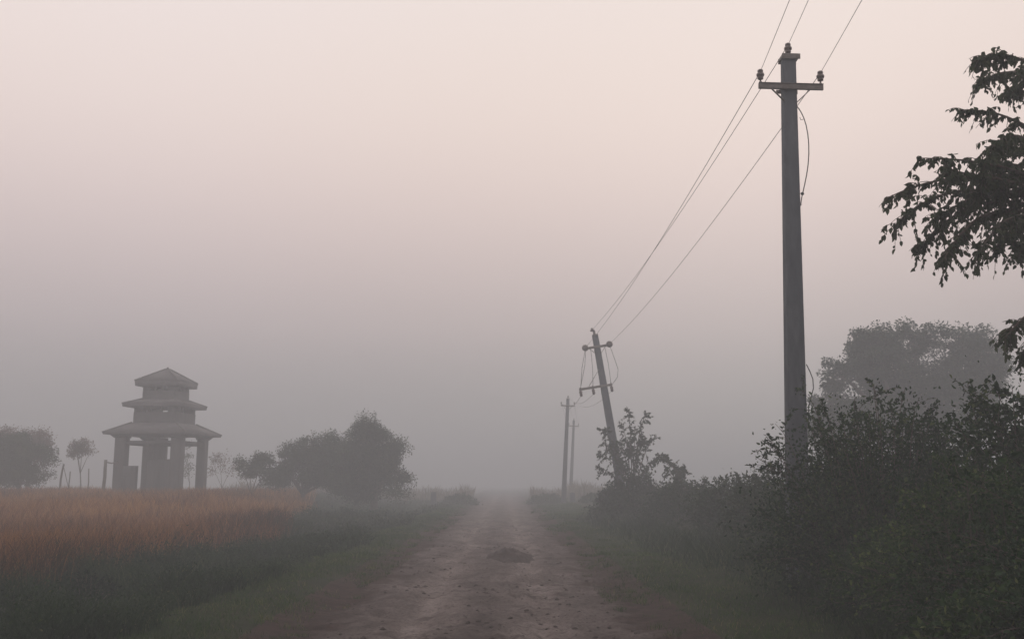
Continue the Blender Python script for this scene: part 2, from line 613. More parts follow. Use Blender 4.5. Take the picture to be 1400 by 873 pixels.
def stuff_blades(name, parts, mat):
    Vs, Qs, Ts, tn, off = [], [], [], [], 0
    for V, Q, T, t in parts:
        Vs.append(V); tn.append(t)
        if Q is not None: Qs.append(Q + off)
        if T is not None: Ts.append(T + off)
        off += len(V)
    me = make_mesh(name, np.concatenate(Vs), np.concatenate(Qs) if Qs else None, np.concatenate(Ts) if Ts else None, np.concatenate(tn))
    o = link(name, me, mat)
    o['kind'] = 'stuff'
    return o


rng = np.random.RandomState(11)
one = lambda v: (lambda y: np.full_like(y, v))

# short verge grass, both sides of the road
parts = []
for (a, b, n) in ((-4.9, -1.75, 120000), (1.65, 4.9, 90000)):
    x, y = scatter(rng, n, 6.0, 90.0, one(ROAD_C + a), one(ROAD_C + b), 1.25)
    u = np.abs(x - ROAD_C)
    keep = rng.rand(n) < sstep(1.8, 3.0, u + 1.5 * vnoise(x / .7, y / 1.3) + .5 * vnoise(x * 6, y * 6)) * (0.45 + 1.3 * np.clip(vnoise(x / .5, y / .5) + .5, 0, 1))
    x, y = x[keep], y[keep]
    n = len(x)
    h = (0.02 + 0.06 * rng.rand(n) ** 1.5) * (0.7 + 1.0 * np.clip(vnoise(x / 1.3 + 40, y / 1.3) + .5, 0, 1))
    w = np.maximum(0.0035, 0.00042 * y) * (0.7 + .6 * rng.rand(n))
    tint = np.clip(0.42 + .5 * vnoise(x / .8 + 9, y / .8) + .22 * rng.normal(size=n), 0, 1)
    parts.append(blades(rng, x, y, surf(x, y) - .005, h, w, .3 + .7 * rng.rand(n), .25 * rng.rand(n), tint, 2))
nt_ = 560
tx, ty = scatter(rng, nt_, 6.5, 60.0, one(1.75), one(3.6), 1.1)
tx = ROAD_C + tx * rng.choice([-1, 1], nt_) + .25 * vnoise(ty / 1.2, tx)
k = rng.randint(0, nt_, 15000)
x = tx[k] + .05 * rng.normal(size=len(k)); y = ty[k] + .05 * rng.normal(size=len(k))
th = (.05 + .13 * rng.rand(nt_) ** 2)[k]
parts.append(blades(rng, x, y, surf(x, y) - .005, th * (.5 + .6 * rng.rand(len(k))), np.maximum(.0035, .00045 * y), .4 + .7 * rng.rand(len(k)), .3 * rng.rand(len(k)), np.clip((.3 + .5 * rng.rand(nt_))[k] + .2 * rng.normal(size=len(k)), 0, 1), 2))
stuff_blades('verge_grass', parts, M['grass'])
# longer grass and stalks at the foot of the hedge
n = 26000
x, y = scatter(rng, n, 7.0, 46.0, one(2.9), one(4.9), 1.1)
keep = rng.rand(n) < sstep(3.0, 4.2, x + .8 * vnoise(y / 1.1, 3.3 + 0 * y))
x, y = x[keep], y[keep]; n = len(x)
h = .08 + .38 * rng.rand(n) ** 2 * (.4 + 1.2 * np.clip(vnoise(x / .6, y / .6) + .5, 0, 1))
hedge_foot = [blades(rng, x, y, surf(x, y) - .01, h, np.maximum(.005, .0006 * y) * (.7 + .6 * rng.rand(n)), .3 + .7 * rng.rand(n), .35 * rng.rand(n), np.clip(.4 + .5 * vnoise(x / .5, y / .5) + .22 * rng.normal(size=n), 0, 1), 3)]
stuff_blades('hedge_foot_grass', hedge_foot, M['weed'])

# taller green weeds in the ditch between the verge and the rice
parts = []
n = 150000
x, y = scatter(rng, n, 5.0, 95.0, lambda y: -8.6 - .17 * np.maximum(y - 30, 0), one(-3.6), 1.15)
u = x - ROAD_C
edge = -4.0 - 1.0 * vnoise(y / 1.7, 4.2 + 0 * y) - .5 * vnoise(y / .5, 8.2 + 0 * y)
keep = (x < edge) & (x > -6.2 - .17 * np.maximum(y - 30, 0) - 1.6 * vnoise(y / 2.0, 1.0 + 0 * y) - rng.rand(n) ** 2 * 1.8)
x, y = x[keep], y[keep]
n = len(x)
clump = np.clip(vnoise(x / .9 + 7, y / .9) + .5, 0, 1)
h = (.16 + .80 * clump ** 1.5 * (.5 + .5 * rng.rand(n))) * (1 - .5 * sstep(38, 60, y)) * (.55 + .45 * sstep(0, 1.2, -3.9 - x))
w = np.maximum(.006, .0007 * y) * (.7 + .7 * rng.rand(n))
tint = np.clip(.38 + .45 * vnoise(x / .7 + 3, y / .7 + 5) + .2 * rng.normal(size=n), 0, 1)
parts.append(blades(rng, x, y, land(x, y) - .02, h, w, .2 + .65 * rng.rand(n), .35 * rng.rand(n), tint, 3))
m_ = 60000
k = rng.randint(0, n, m_)
t = .25 + .75 * rng.rand(m_)
P = np.stack([x[k] + .12 * rng.normal(size=m_), y[k] + .12 * rng.normal(size=m_), land(x[k], y[k]) + h[k] * t * .95], -1)
D = rng.normal(size=(m_, 3)) * .8 + np.array([0, 0, .25])
Ls = np.maximum(.035, .0022 * y[k]) * (.7 + .7 * rng.rand(m_))
V, Q, tn = leaves(rng, P, D, Ls, Ls * .24, np.clip(.4 + .25 * rng.normal(size=m_), 0, .9))
parts.append((V, Q, None, tn))
stuff_blades('ditch_weeds', parts, M['weed'])

# the ripe rice field
parts = []
n = 190000
x, y = scatter(rng, n, 6.0, 74.0, lambda y: -0.60 * y - 8.5, one(-5.9), .75)
keep = (x < -6.35 - .17 * np.maximum(y - 30, 0) - 1.2 * vnoise(y / 2.2, 1.0 + 0 * y) - rng.rand(n) * .5) & ~((y > 55) & (np.abs(x + 20.7) < 3.2))
keep &= rng.rand(n) < (1 - .8 * sstep(58, 72, y))
x, y = x[keep], y[keep]
n = len(x)
h = .78 + .22 * rng.rand(n) + .20 * vnoise(x / 2.5, y / 2.5) + .08 * vnoise(x / .6, y / .6)
h *= .75 + .25 * sstep(0, 1.2, -6.2 - x)
w = np.maximum(.006, .00068 * y) * (.6 + .8 * rng.rand(n))
tint = np.clip(.50 + .60 * vnoise(x / 2.6 + 3, y / 4.0 + 5) + .3 * vnoise(x / .8, y / .8) + .24 * rng.normal(size=n) - .40 * sstep(-9.5, -6.3, x), 0, 1)
parts.append(blades(rng, x, y, land(x, y) - .02, h, w, .12 + .5 * rng.rand(n) ** 1.5, .28 * rng.rand(n), tint, 3))
stuff_blades('rice_field', parts, M['rice'])

# hazy reeds and weeds along the far end of the road
parts = []
n = 9000
x = -24 + rng.rand(n) * 42
y = 84 + rng.rand(n) * 14
keep = (np.abs(x - ROAD_C) > 2.6) & (rng.rand(n) < np.clip(vnoise(x / 1.1, y / 1.1) * 1.6 + .55, 0, 1))
x, y = x[keep], y[keep]; n = len(x)
h = .7 + 1.3 * np.clip(vnoise(x / 1.3 + 11, y / 3) + .5, 0, 1) * (.5 + .5 * rng.rand(n))
parts.append(blades(rng, x, y, land(x, y), h, .05 + .05 * rng.rand(n), .15 + .3 * rng.rand(n), .2 * rng.rand(n), rng.rand(n), 3))
stuff_blades('far_reeds', parts, M['reed'])

# clods and stones lying on the road
n = 3400
x = ROAD_C + rng.uniform(-2.0, 2.0, n)
y = 6 + 34 * rng.rand(n) ** 1.6
keep = rng.rand(n) < np.clip(vnoise(x / .9 + 2, y / .9) * 1.8 + .5, .05, 1)
x, y = x[keep], y[keep]; n = len(x)
r = .007 + .032 * rng.rand(n) ** 3
base = np.array([(1, 0, 0), (-1, 0, 0), (0, 1, 0), (0, -1, 0), (0, 0, 1), (.6, .6, .5), (-.6, .6, .5), (.6, -.6, .5), (-.6, -.6, .5)], float)
tri = np.array([(0, 5, 7), (0, 2, 5), (2, 6, 5), (2, 1, 6), (1, 8, 6), (1, 3, 8), (3, 7, 8), (3, 0, 7), (5, 4, 7), (5, 6, 4), (6, 8, 4), (8, 7, 4)])
V = base[None] * (r[:, None, None] * (1 + .5 * (rng.rand(n, 9, 1) - .5))) * np.array([1.25, 1.0, .75])
an = rng.rand(n) * 6.28
c, s_ = np.cos(an)[:, None], np.sin(an)[:, None]
V = np.stack([V[..., 0] * c - V[..., 1] * s_ + x[:, None], V[..., 0] * s_ + V[..., 1] * c + y[:, None], V[..., 2] + (surf(x, y) + .004)[:, None]], -1)
tag(link('soil_clods', make_mesh('soil_clods', V.reshape(-1, 3), None, (np.arange(n)[:, None, None] * 9 + tri[None]).reshape(-1, 3)), M['clod']), kind='stuff')


# low heap of soil in the road and a second one on the right verge
def heap(name, label, x0, y0, rx, ry, h, mat):
    g = np.linspace(-1.25, 1.25, 46)
    X, Y = np.meshgrid(g, g)
    q = np.hypot(X, Y) * (1 + .5 * vnoise(X * 2 + x0 + 20, Y * 2 + y0))
    wx, wy = x0 + X * rx, y0 + Y * ry
    b = np.exp(-(q * 1.35) ** 2.4)
    Z = surf(wx, wy) - surf(np.array(x0), np.array(y0)) + h * b * (1 + .7 * vnoise(wx * 5, wy * 4)) + .09 * vnoise(wx * 11, wy * 9) * b ** .5 + .05 * vnoise(wx * 23, wy * 20) * b ** .5 - .05 * sstep(.95, 1.2, np.hypot(X, Y)) - .0
    V = np.stack([X * rx, Y * ry, Z], -1).reshape(-1, 3)
    i = (np.arange(45)[:, None] * 46 + np.arange(45)[None]).ravel()
    o = link(name, make_mesh(name, V, np.stack([i, i + 1, i + 47, i + 46], -1), smooth=True), mat)
    o.location = (x0, y0, float(surf(np.array(x0), np.array(y0))) - .004)
    tag(o, label, 'soil heap')
    return o


M['heap'] = mottled('damp_soil', [(.3, (.035, .026, .023)), (.55, (.062, .047, .042)), (.75, (.115, .09, .082))], 5, rough=.95, bump=.8, bump_d=.03)
heap('soil_heap', 'low heap of damp brown soil dumped in the middle of the dirt road',   .16, 22.2, .50, 1.4, .13, M['heap'])


# ------------------------------------------------------------------ shrubs and trees
def stems_to(rng, n, rx, ry, h, base_r, kk=7, low=0.1):
    """stems that arch from the middle out to an uneven dome"""
    az = rng.rand(n) * 2 * np.pi
    cz = low + (1 - low) * rng.rand(n)
    sz = np.sqrt(np.maximum(1 - cz ** 2, 0))
    bump = .93 + .26 * vnoise(az * 1.6 + rng.rand() * 50, cz * 3) + .07 * rng.normal(size=n)
    tip = np.stack([rx * sz * np.cos(az), ry * sz * np.sin(az), h * cz], -1) * bump[:, None]
    b = np.stack([np.cos(az) * base_r * rng.rand(n) * rx, np.sin(az) * base_r * rng.rand(n) * ry, np.zeros(n)], -1)
    ctrl = b * .4 + tip * .6
    ctrl[:, 2] = np.maximum(tip[:, 2] * .9, .25 * h)
    t = np.linspace(0, 1, kk)[None, :, None]
    return b[:, None] * (1 - t) ** 2 + ctrl[:, None] * 2 * t * (1 - t) + tip[:, None] * t ** 2


def tubes(P, r0, r1, sides=4):
    """P n x k x 3 polylines as one tube mesh"""
    n, k, _ = P.shape
    d = np.gradient(P, axis=1)
    d /= np.maximum(np.linalg.norm(d, axis=2, keepdims=True), 1e-6)
    x = np.cross(d, np.array([.31, .52, .79]))
    x /= np.maximum(np.linalg.norm(x, axis=2, keepdims=True), 1e-6)
    y = np.cross(d, x)
    r = (np.asarray(r0).reshape(-1, 1) + (np.asarray(r1).reshape(-1, 1) - np.asarray(r0).reshape(-1, 1)) * np.linspace(0, 1, k)[None])
    r = np.broadcast_to(r, (n, k))[..., None]
    V = np.stack([P + (x * math.cos(a) + y * math.sin(a)) * r for a in np.arange(sides) * 2 * np.pi / sides], 2)
    i = np.arange(n)[:, None, None] * k * sides + np.arange(k - 1)[None, :, None] * sides + np.arange(sides)[None, None]
    j = np.arange(n)[:, None, None] * k * sides + np.arange(k - 1)[None, :, None] * sides + ((np.arange(sides) + 1) % sides)[None, None]
    Q = np.stack([i, j, j + sides, i + sides], -1).reshape(-1, 4)
    return V.reshape(-1, 3), Q


def along(rng, P, n, t0=0.3):
    """n random points on polylines P, with the direction there"""
    k = P.shape[1]
    i = rng.randint(0, len(P), n)
    t = (t0 + (1 - t0) * rng.rand(n) ** .8) * (k - 1)
    j = np.minimum(t.astype(int), k - 2)
    f = (t - j)[:, None]
    a, b = P[i, j], P[i, j + 1]
    d = b - a
    return a * (1 - f) + b * f, d / np.maximum(np.linalg.norm(d, axis=1, keepdims=True), 1e-6), t / (k - 1)


def shrub(seed, x, y, rx, ry, h, label, nst=90, nl=9000, ll=.06, mat='leaf_dark', group=None, cat='shrub', name='shrub', shoots=10, simple=False, low=.08, tint0=.4):
    rng = np.random.RandomState(seed)
    z = float(land(np.array(x), np.array(y)))
    h -= max(z, 0) * .8
    nl = int(nl * 1.9); ll *= .82
    root = thing(name, label, cat, (x, y, z - .03), group)
    P = stems_to(rng, nst, rx, ry, h, .45, low=low)
    S = stems_to(rng, shoots, rx * .8, ry * .8, h * 1.07, .4, low=.6)
    A = np.concatenate([P, S])
    # side twigs
    p, d, _ = along(rng, A, nst * 5, .45)
    side = rng.normal(size=d.shape) * .8 + d * .7 + np.array([0, 0, .15])
    side /= np.linalg.norm(side, axis=1, keepdims=True)
    tl = (.14 + .22 * rng.rand(len(p)))[:, None] * (h / 2.2) ** .5
    tt = np.linspace(0, 1, 4)[None, :, None]
    TW = p[:, None] + side[:, None] * tl[:, None] * tt + np.array([0, 0, -.25])[None, None] * (tl[:, None] * tt ** 2)
    V1, Q1 = tubes(A, .011, .003, 4)
    V2, Q2 = tubes(TW, .004, .0015, 3)
    link('stems', make_mesh('stems', np.concatenate([V1, V2]), np.concatenate([Q1, Q2 + len(V1)])), M['bark'], root)
    n0 = int(nl * .50)
    n1 = int(nl * .15)
    nc = max(40, nst * 3)                                   # tufts spread through an uneven dome
    caz = rng.rand(nc) * 2 * np.pi
    ccz = rng.rand(nc) ** .85
    cr = rng.rand(nc) ** .33 * (.90 + .30 * vnoise(caz * 1.6 + seed * 3.7, ccz * 3))
    csz = np.sqrt(1 - ccz ** 2)
    C = np.stack([rx * csz * np.cos(caz) * cr, ry * csz * np.sin(caz) * cr, h * ccz * cr], -1)
    kk_ = rng.randint(0, nc, n0)
    sp = .10 + .05 * h
    p0 = C[kk_] + rng.normal(size=(n0, 3)) * sp * np.array([1, 1, .75])
    d0 = p0 / np.maximum(np.linalg.norm(p0, axis=1, keepdims=True), .1)
    p1, d1, t1 = along(rng, A, n1, .28)
    p2, d2, t2 = along(rng, TW, nl - n1 - n0, .05)
    p1 = p1 + .05 * rng.normal(size=(n1, 3))
    p = np.concatenate([p0, p1, p2]); d = np.concatenate([d0, d1, d2])
    p[:, 2] = np.maximum(p[:, 2], .03)
    D = d * .5 + rng.normal(size=p.shape) * .6 + np.array([0, 0, -.12])
    L = ll * (.45 + .9 * rng.rand(nl) ** 1.3)
    patch = vnoise(p[:, 0] * 1.4 + seed, p[:, 1] * 1.4 + p[:, 2] * 1.7)
    tint = np.clip(tint0 + .5 * patch + .2 * rng.normal(size=nl) + .35 * (rng.rand(nl) < .05), 0, 1)
    V, Q, tn = leaves(rng, p, D, L, L * (.24 + .08 * rng.rand(nl)), tint, simple=simple)
    link('foliage', make_mesh('foliage', V, Q, None, tn), M[mat], root)
    return root


HR = 'shrubs in the hedgerow right of the road'
shrub(1, 5.15, 7.4, 2.0, 1.9, 2.35, 'large dark shrub filling the right edge beneath the overhanging tree', 150, 26000, .055, group=HR)
shrub(2, 6.15, 10.8, 2.0, 1.9, 3.0, 'tallest dark shrub with a high leafy top in front of the hazy round tree', 150, 20000, .075, group=HR)
shrub(3, 4.85, 13.0, 1.65, 1.3, 2.80, 'dark shrub hiding the foot of the tall upright pole, thin sprays poking out', 130, 24000, .06, group=HR, shoots=16)
shrub(4, 4.75, 9.6, 1.55, 1.4, 1.75, 'rounded green shrub in front of the tallest shrub, facing the road', 120, 18000, .05, group=HR, tint0=.48, mat='leaf_olive')
shrub(5, 4.6, 11.2, 1.2, 1.1, 1.15, 'low dark bush spilling onto the right verge below the upright pole', 90, 12000, .06, group=HR, mat='leaf_olive', tint0=.35)
shrub(6, 6.6, 15.6, 2.0, 1.6, 2.35, 'shrub behind the upright pole at the foot of the hazy round tree', 110, 14000, .07, group=HR)
shrub(7, 4.15, 7.6, 1.1, 1.0, 1.0, 'low leafy bush in the bottom right corner under the large shrub', 80, 9000, .075, group=HR, tint0=.45, mat='leaf_olive')
shrub(8, 5.9, 17.6, 1.7, 1.6, 2.05, 'mid hedge shrub just beyond the upright pole on the road side', 100, 12000, .075, group=HR)
shrub(9, 6.2, 22.0, 1.6, 1.8, 1.85, 'misty hedge shrub halfway between the upright pole and the leaning pole', 90, 9000, .085, group=HR, mat='leaf_mid')
shrub(10, 6.2, 27.0, 1.5, 1.9, 1.75, 'pale misty hedge shrub with a flat top, second before the leaning pole', 90, 8000, .10, group=HR, mat='leaf_mid')
shrub(11, 6.0, 33.0, 1.55, 2.0, 1.7, 'pale misty shrub right of the sapling by the leaning pole', 80, 7000, .11, group=HR, mat='leaf_mid')
shrub(12, 5.2, 38.5, 1.35, 1.8, 1.85, 'misty shrub covering the foot of the leaning pole', 80, 7000, .12, group=HR, mat='leaf_mid')
shrub(13, 4.5, 41.5, .95, 1.5, 1.5, 'small misty bush at the road end of the hedgerow, left of the leaning pole', 60, 5000, .12, group=HR, mat='leaf_mid')
shrub(14, 8.2, 21.0, 2.2, 2.2, 2.1, 'half hidden shrub behind the hedge in the gap under the hazy round tree', 80, 8000, .09, group=HR, mat='leaf_mid')

FL = 'low bushes at the far end of the road'
shrub(21, -3.3, 73.5, 1.3, 1.2, .8, 'low dark bush left of the far road end beside a short post', 50, 3000, .16, group=FL, simple=True, cat='bush', name='low_bush', shoots=2)
shrub(22, 3.1, 75.0, 1.6, 1.3, .8, 'low dark bush in the mist right where the road disappears', 50, 3000, .16, group=FL, simple=True, cat='bush', name='low_bush', shoots=2)
shrub(23, 6.3, 66.0, 1.5, 1.4, .9, 'low bush right of the thin far pole and its short post', 50, 3000, .16, group=FL, simple=True, cat='bush', name='low_bush', shoots=4)

WG = 'bushy weeds in the ditch'
for i, (x, y, r_, h_, lb) in enumerate([
        (-4.75, 26.0, .55, .48, 'dark clump of upright weeds standing out at the end of the ditch'),
        (-5.6, 21.5, .5, .48, 'dark bushy weed midway along the ditch at the edge of the verge'),
        (-5.9, 14.6, .45, .48, 'tall dark weed in the ditch in front of the tower'),
        (-5.7, 12.2, .5, .48, 'broad dark weed in the near left ditch by the rice'),
        (-5.2, 16.4, .4, .48, 'weed with upright stalks in the ditch below the dense round tree')]):
    shrub(40 + i, x, y, r_, r_, h_, lb, 26, 1500, .05 + .0006 * y, group=WG, mat='leaf_dark', cat='weed', name='weed_plant', shoots=8, tint0=.25)


def cloud_tree(seed, loc, height, blobs, label, n_clumps, per, ll, mat, trunk_r, trunk_h, group=None, gap=.0, spread=.45, cat='tree', name='tree', limb_to=.8, droop=-.25):
    """blobs: (dx, dy, dz, rx, ry, rz) volumes the crown fills; limbs run from the trunk to the leaf clumps"""
    rng = np.random.RandomState(seed)
    x, y = loc
    z = float(land(np.array(x), np.array(y)))
    root = thing(name, label, cat, (x, y, z - .05), group)
    vol = np.array([b[3] * b[4] * b[5] for b in blobs]) ** .75; vol = vol / vol.sum()
    C = []
    while len(C) < n_clumps:
        b = blobs[rng.choice(len(blobs), p=vol)]
        v = rng.normal(size=3); v /= np.linalg.norm(v)
        r = rng.rand() ** .42
        c = np.array(b[:3]) + v * r * np.array(b[3:])
        if vnoise(c[0] * 1.3 + seed, c[2] * 1.3 + c[1] * .35) + .5 < gap:
            continue
        if c[2] < .15: continue
        C.append(c)
    C = np.array(C)
    # trunk and limbs
    mb = MB()
    top = np.array([rng.normal() * .1, rng.normal() * .1, trunk_h])
    mb.tube([(0, 0, 0), tuple(top * .5 + np.array([.06, 0, 0]) * trunk_h), tuple(top)], [trunk_r * 1.25, trunk_r, trunk_r * .8], 8)
    for b in blobs:
        e = np.array(b[:3])
        mid = top * .45 + e * .55 + np.array([0, 0, .1 * trunk_h])
        mb.tube([tuple(top * .92), tuple(mid), tuple(e), tuple(e + np.array([0, 0, b[5] * .15]))], [trunk_r * .6, trunk_r * .4, trunk_r * .22, .015], 6)
    mb.build('trunk', M['bark'], root, smooth=True)
    near = np.argmin(((C[:, None] - np.array([b[:3] for b in blobs])[None]) ** 2).sum(-1), 1)
    B = np.array([b[:3] for b in blobs])[near]
    t = np.linspace(0, 1, 4)[None, :, None]
    L_ = B[:, None] * (1 - t) + C[:, None] * t + rng.normal(size=(len(C), 4, 3)) * .08
    V, Q = tubes(L_, trunk_r * .16, .006, 3)
    link('branches', make_mesh('branches', V, Q), M['bark'], root)
    k = np.repeat(np.arange(len(C)), per)
    rr = spread * (.6 + .8 * rng.rand(len(C)))[k][:, None]
    off = rng.normal(size=(len(k), 3)) * rr * np.array([1, 1, .7]) * .5
    nn = np.linalg.norm(off / rr, axis=1, keepdims=True)
    off = off * np.minimum(1, .95 / np.maximum(nn, 1e-3))
    p = C[k] + off
    p[:, 2] = np.maximum(p[:, 2], .05)
    D = off / np.maximum(rr, .01) + rng.normal(size=p.shape) * .6 + np.array([0, 0, droop])
    L = ll * (.6 + .7 * rng.rand(len(k)))
    tint = np.clip(.45 + .2 * rng.normal(size=len(C))[k] + .15 * rng.normal(size=len(k)), 0, 1)
    V, Q, tn = leaves(rng, p, D, L, L * .3, tint, simple=True)
    link('crown', make_mesh('crown', V, Q, None, tn), M[mat], root)
    return root


# the big hazy tree behind the hedgerow
T = at(1235, 660, 47)
k = 44 / 1361.0


def blobs_from(tree_x, d, ell, depth=None):
    """ell: (px, py, rpx, rpy) outlines measured on the photograph, put at distance d with real depth"""
    out = []
    for e in ell:
        c = at(e[0], e[1], d); s = d / 1361.0
        rx, rz = e[2] * s, e[3] * s
        out.append((c.x - tree_x, (e[4] if len(e) > 4 else 0), c.z, rx, rx * .9, rz))
    return out


cloud_tree(101, (T.x, 47), 9, blobs_from(T.x, 47, [(1124, 562, 20, 30, .3), (1122, 592, 20, 18, .2), (1355, 540, 24, 30, .2), (1340, 575, 40, 22, .3), (1135, 590, 32, 26, 0), (1160, 615, 40, 18, .4), (1250, 570, 50, 26, .6), (1192, 492, 40, 34, -.5), (1262, 474, 48, 28, .4), (1330, 490, 42, 30, 0), (1352, 512, 26, 22, 0), (1150, 528, 34, 30, -.6), (1132, 558, 26, 30, -.3), (1225, 525, 50, 36, .8), (1300, 540, 60, 40, .2), (1180, 580, 60, 24, -.5), (1290, 585, 70, 22, .5)]),
           'big round spreading tree fading into the mist behind the right hedgerow', 560, 190, .135, 'leaf_mid', .28, 3.0, gap=.30, spread=.44)

# trees and bushes beyond the rice, left
T = at(510, 660, 56)
cloud_tree(102, (T.x, 56), 6, blobs_from(T.x, 56, [(494, 598, 17, 26), (518, 616, 32, 30), (495, 632, 40, 30), (470, 625, 28, 22), (544, 612, 13, 16), (496, 582, 15, 17), (508, 590, 14, 16), (543, 640, 17, 18), (496, 571, 7, 8), (520, 655, 36, 18), (480, 655, 34, 18), (535, 668, 24, 10), (500, 670, 40, 9)]),
           'dense dark misty tree with a pointed top left of the far road', 260, 300, .10, 'leaf_mid', .2, 1.2, gap=.16, spread=.48)
T = at(415, 660, 58)
cloud_tree(103, (T.x, 58), 4, blobs_from(T.x, 58, [(448, 618, 28, 20), (412, 626, 26, 20), (382, 640, 20, 18), (430, 645, 50, 22), (400, 658, 44, 12), (465, 658, 44, 16), (465, 632, 26, 26)]),
           'broad low misty tree between the tower and the dense pointed tree', 240, 280, .10, 'leaf_mid', .15, .8, gap=.16, spread=.46)
T = at(345, 660, 57)
cloud_tree(104, (T.x, 57), 3, blobs_from(T.x, 57, [(358, 642, 12, 12), (342, 655, 20, 12), (330, 645, 7, 10), (366, 655, 16, 12)]),
           'small bushy sapling just right of the tower at the edge of the broad low tree', 60, 110, .10, 'leaf_mid', .05, .4, gap=.1, spread=.3, name='sapling')
T = at(302, 660, 70)
cloud_tree(105, (T.x, 70), 3, blobs_from(T.x, 70, [(300, 640, 14, 12), (318, 648, 10, 10), (290, 650, 8, 10)]),
           'faint thin sapling in the mist right beside the tower columns', 26, 34, .11, 'leaf_red', .03, .9, gap=.2, spread=.4, name='sapling')
T = at(256, 660, 72)
cloud_tree(106, (T.x, 72), 3, blobs_from(T.x, 72, [(255, 630, 7, 18), (252, 650, 9, 12)]),
           'faint spindly sapling seen between the tower columns', 22, 30, .11, 'leaf_mid', .03, 1.2, gap=.2, spread=.35, name='sapling')
T = at(28, 660, 58)
cloud_tree(107, (T.x, 58), 4, blobs_from(T.x, 58, [(25, 628, 30, 22), (52, 638, 20, 18), (-5, 630, 30, 30), (25, 655, 48, 16), (-35, 630, 24, 26)]),
           'dark round misty tree at the left edge of the rice field', 180, 280, .10, 'leaf_mid', .16, 1.0, gap=.2, spread=.46)
T = at(35, 660, 66)
cloud_tree(108, (T.x, 66), 4, blobs_from(T.x, 66, [(30, 615, 34, 20), (58, 618, 12, 16), (5, 612, 22, 18)]),
           'thin reddish tree rising behind the dark round tree at the left edge', 90, 110, .12, 'leaf_red', .12, 2.4, gap=.22, spread=.5)
T = at(108, 660, 66)
cloud_tree(109, (T.x, 66), 3, blobs_from(T.x, 66, [(112, 620, 14, 10), (104, 628, 10, 9), (99, 608, 4, 7), (125, 628, 8, 4)]),
           'slender reddish sapling standing alone left of the tower', 34, 70, .11, 'leaf_red', .04, 1.9, gap=.1, spread=.32, name='sapling')
# the leafy sapling at the leaning pole: long thin branches that carry drooping tufts
def sapling(seed, x, y, tips, label, d):
    rng = np.random.RandomState(seed)
    z = float(land(np.array(x), np.array(y)))
    root = thing('sapling', label, 'tree', (x, y, z - .05))
    P = []
    for px, py in tips:
        tp = at(px, py, d + rng.uniform(-.8, .8)) - Vector((x, y, z))
        b = np.array([0, 0, .35 + .6 * rng.rand()])
        tp = np.array(tp)
        ctrl = np.array([tp[0] * .35, tp[1] * .35, max(tp[2] * .85, 1.0)])
        t = np.linspace(0, 1, 8)[:, None]
        P.append(b * (1 - t) ** 2 + ctrl * 2 * t * (1 - t) + tp * t ** 2)
    P = np.array(P)
    MB().tube([(0, 0, 0), (.03, 0, .5), (0, .02, 1.1)], [.06, .05, .035], 7).build('trunk', M['bark'], root, smooth=True)
    p, dd, _ = along(rng, P, 26 * len(tips), .3)
    side = rng.normal(size=p.shape) * .8 + dd * .6
    side /= np.linalg.norm(side, axis=1, keepdims=True)
    tt = np.linspace(0, 1, 4)[None, :, None]
    tl = (.15 + .22 * rng.rand(len(p)))[:, None, None]
    TW = p[:, None] + side[:, None] * tl * tt + np.array([0, 0, -.3]) * tl * tt ** 2
    V1, Q1 = tubes(P, .028, .007, 4)
    V2, Q2 = tubes(TW, .007, .003, 3)
    link('branches', make_mesh('branches', np.concatenate([V1, V2]), np.concatenate([Q1, Q2 + len(V1)])), M['bark'], root)
    n = 300 * len(tips)
    p, dd, _ = along(rng, TW, n, .0)
    D = dd * .4 + rng.normal(size=p.shape) * .5 + np.array([0, 0, -.5])
    L = .105 * (.6 + .7 * rng.rand(n))
    V, Q, tn = leaves(rng, p, D, L, L * .28, np.clip(.4 + .2 * rng.normal(size=n), 0, 1))
    link('crown', make_mesh('crown', V, Q, None, tn), M['leaf_mid'], root)


sapling(131, 5.0, 39.5, [(884, 562), (860, 560), (898, 592), (822, 584), (820, 618), (818, 636), (824, 600), (870, 585), (850, 575), (905, 618), (845, 600), (880, 600), (862, 612), (835, 610)],
        'leafy sapling growing around the foot of the leaning pole', 39.5)
sapling(132, 6.6, 37.0, [(920, 630), (906, 622), (935, 636), (912, 640)], 'small sparse sapling poking above the misty hedge right of the leaning pole', 37.0)


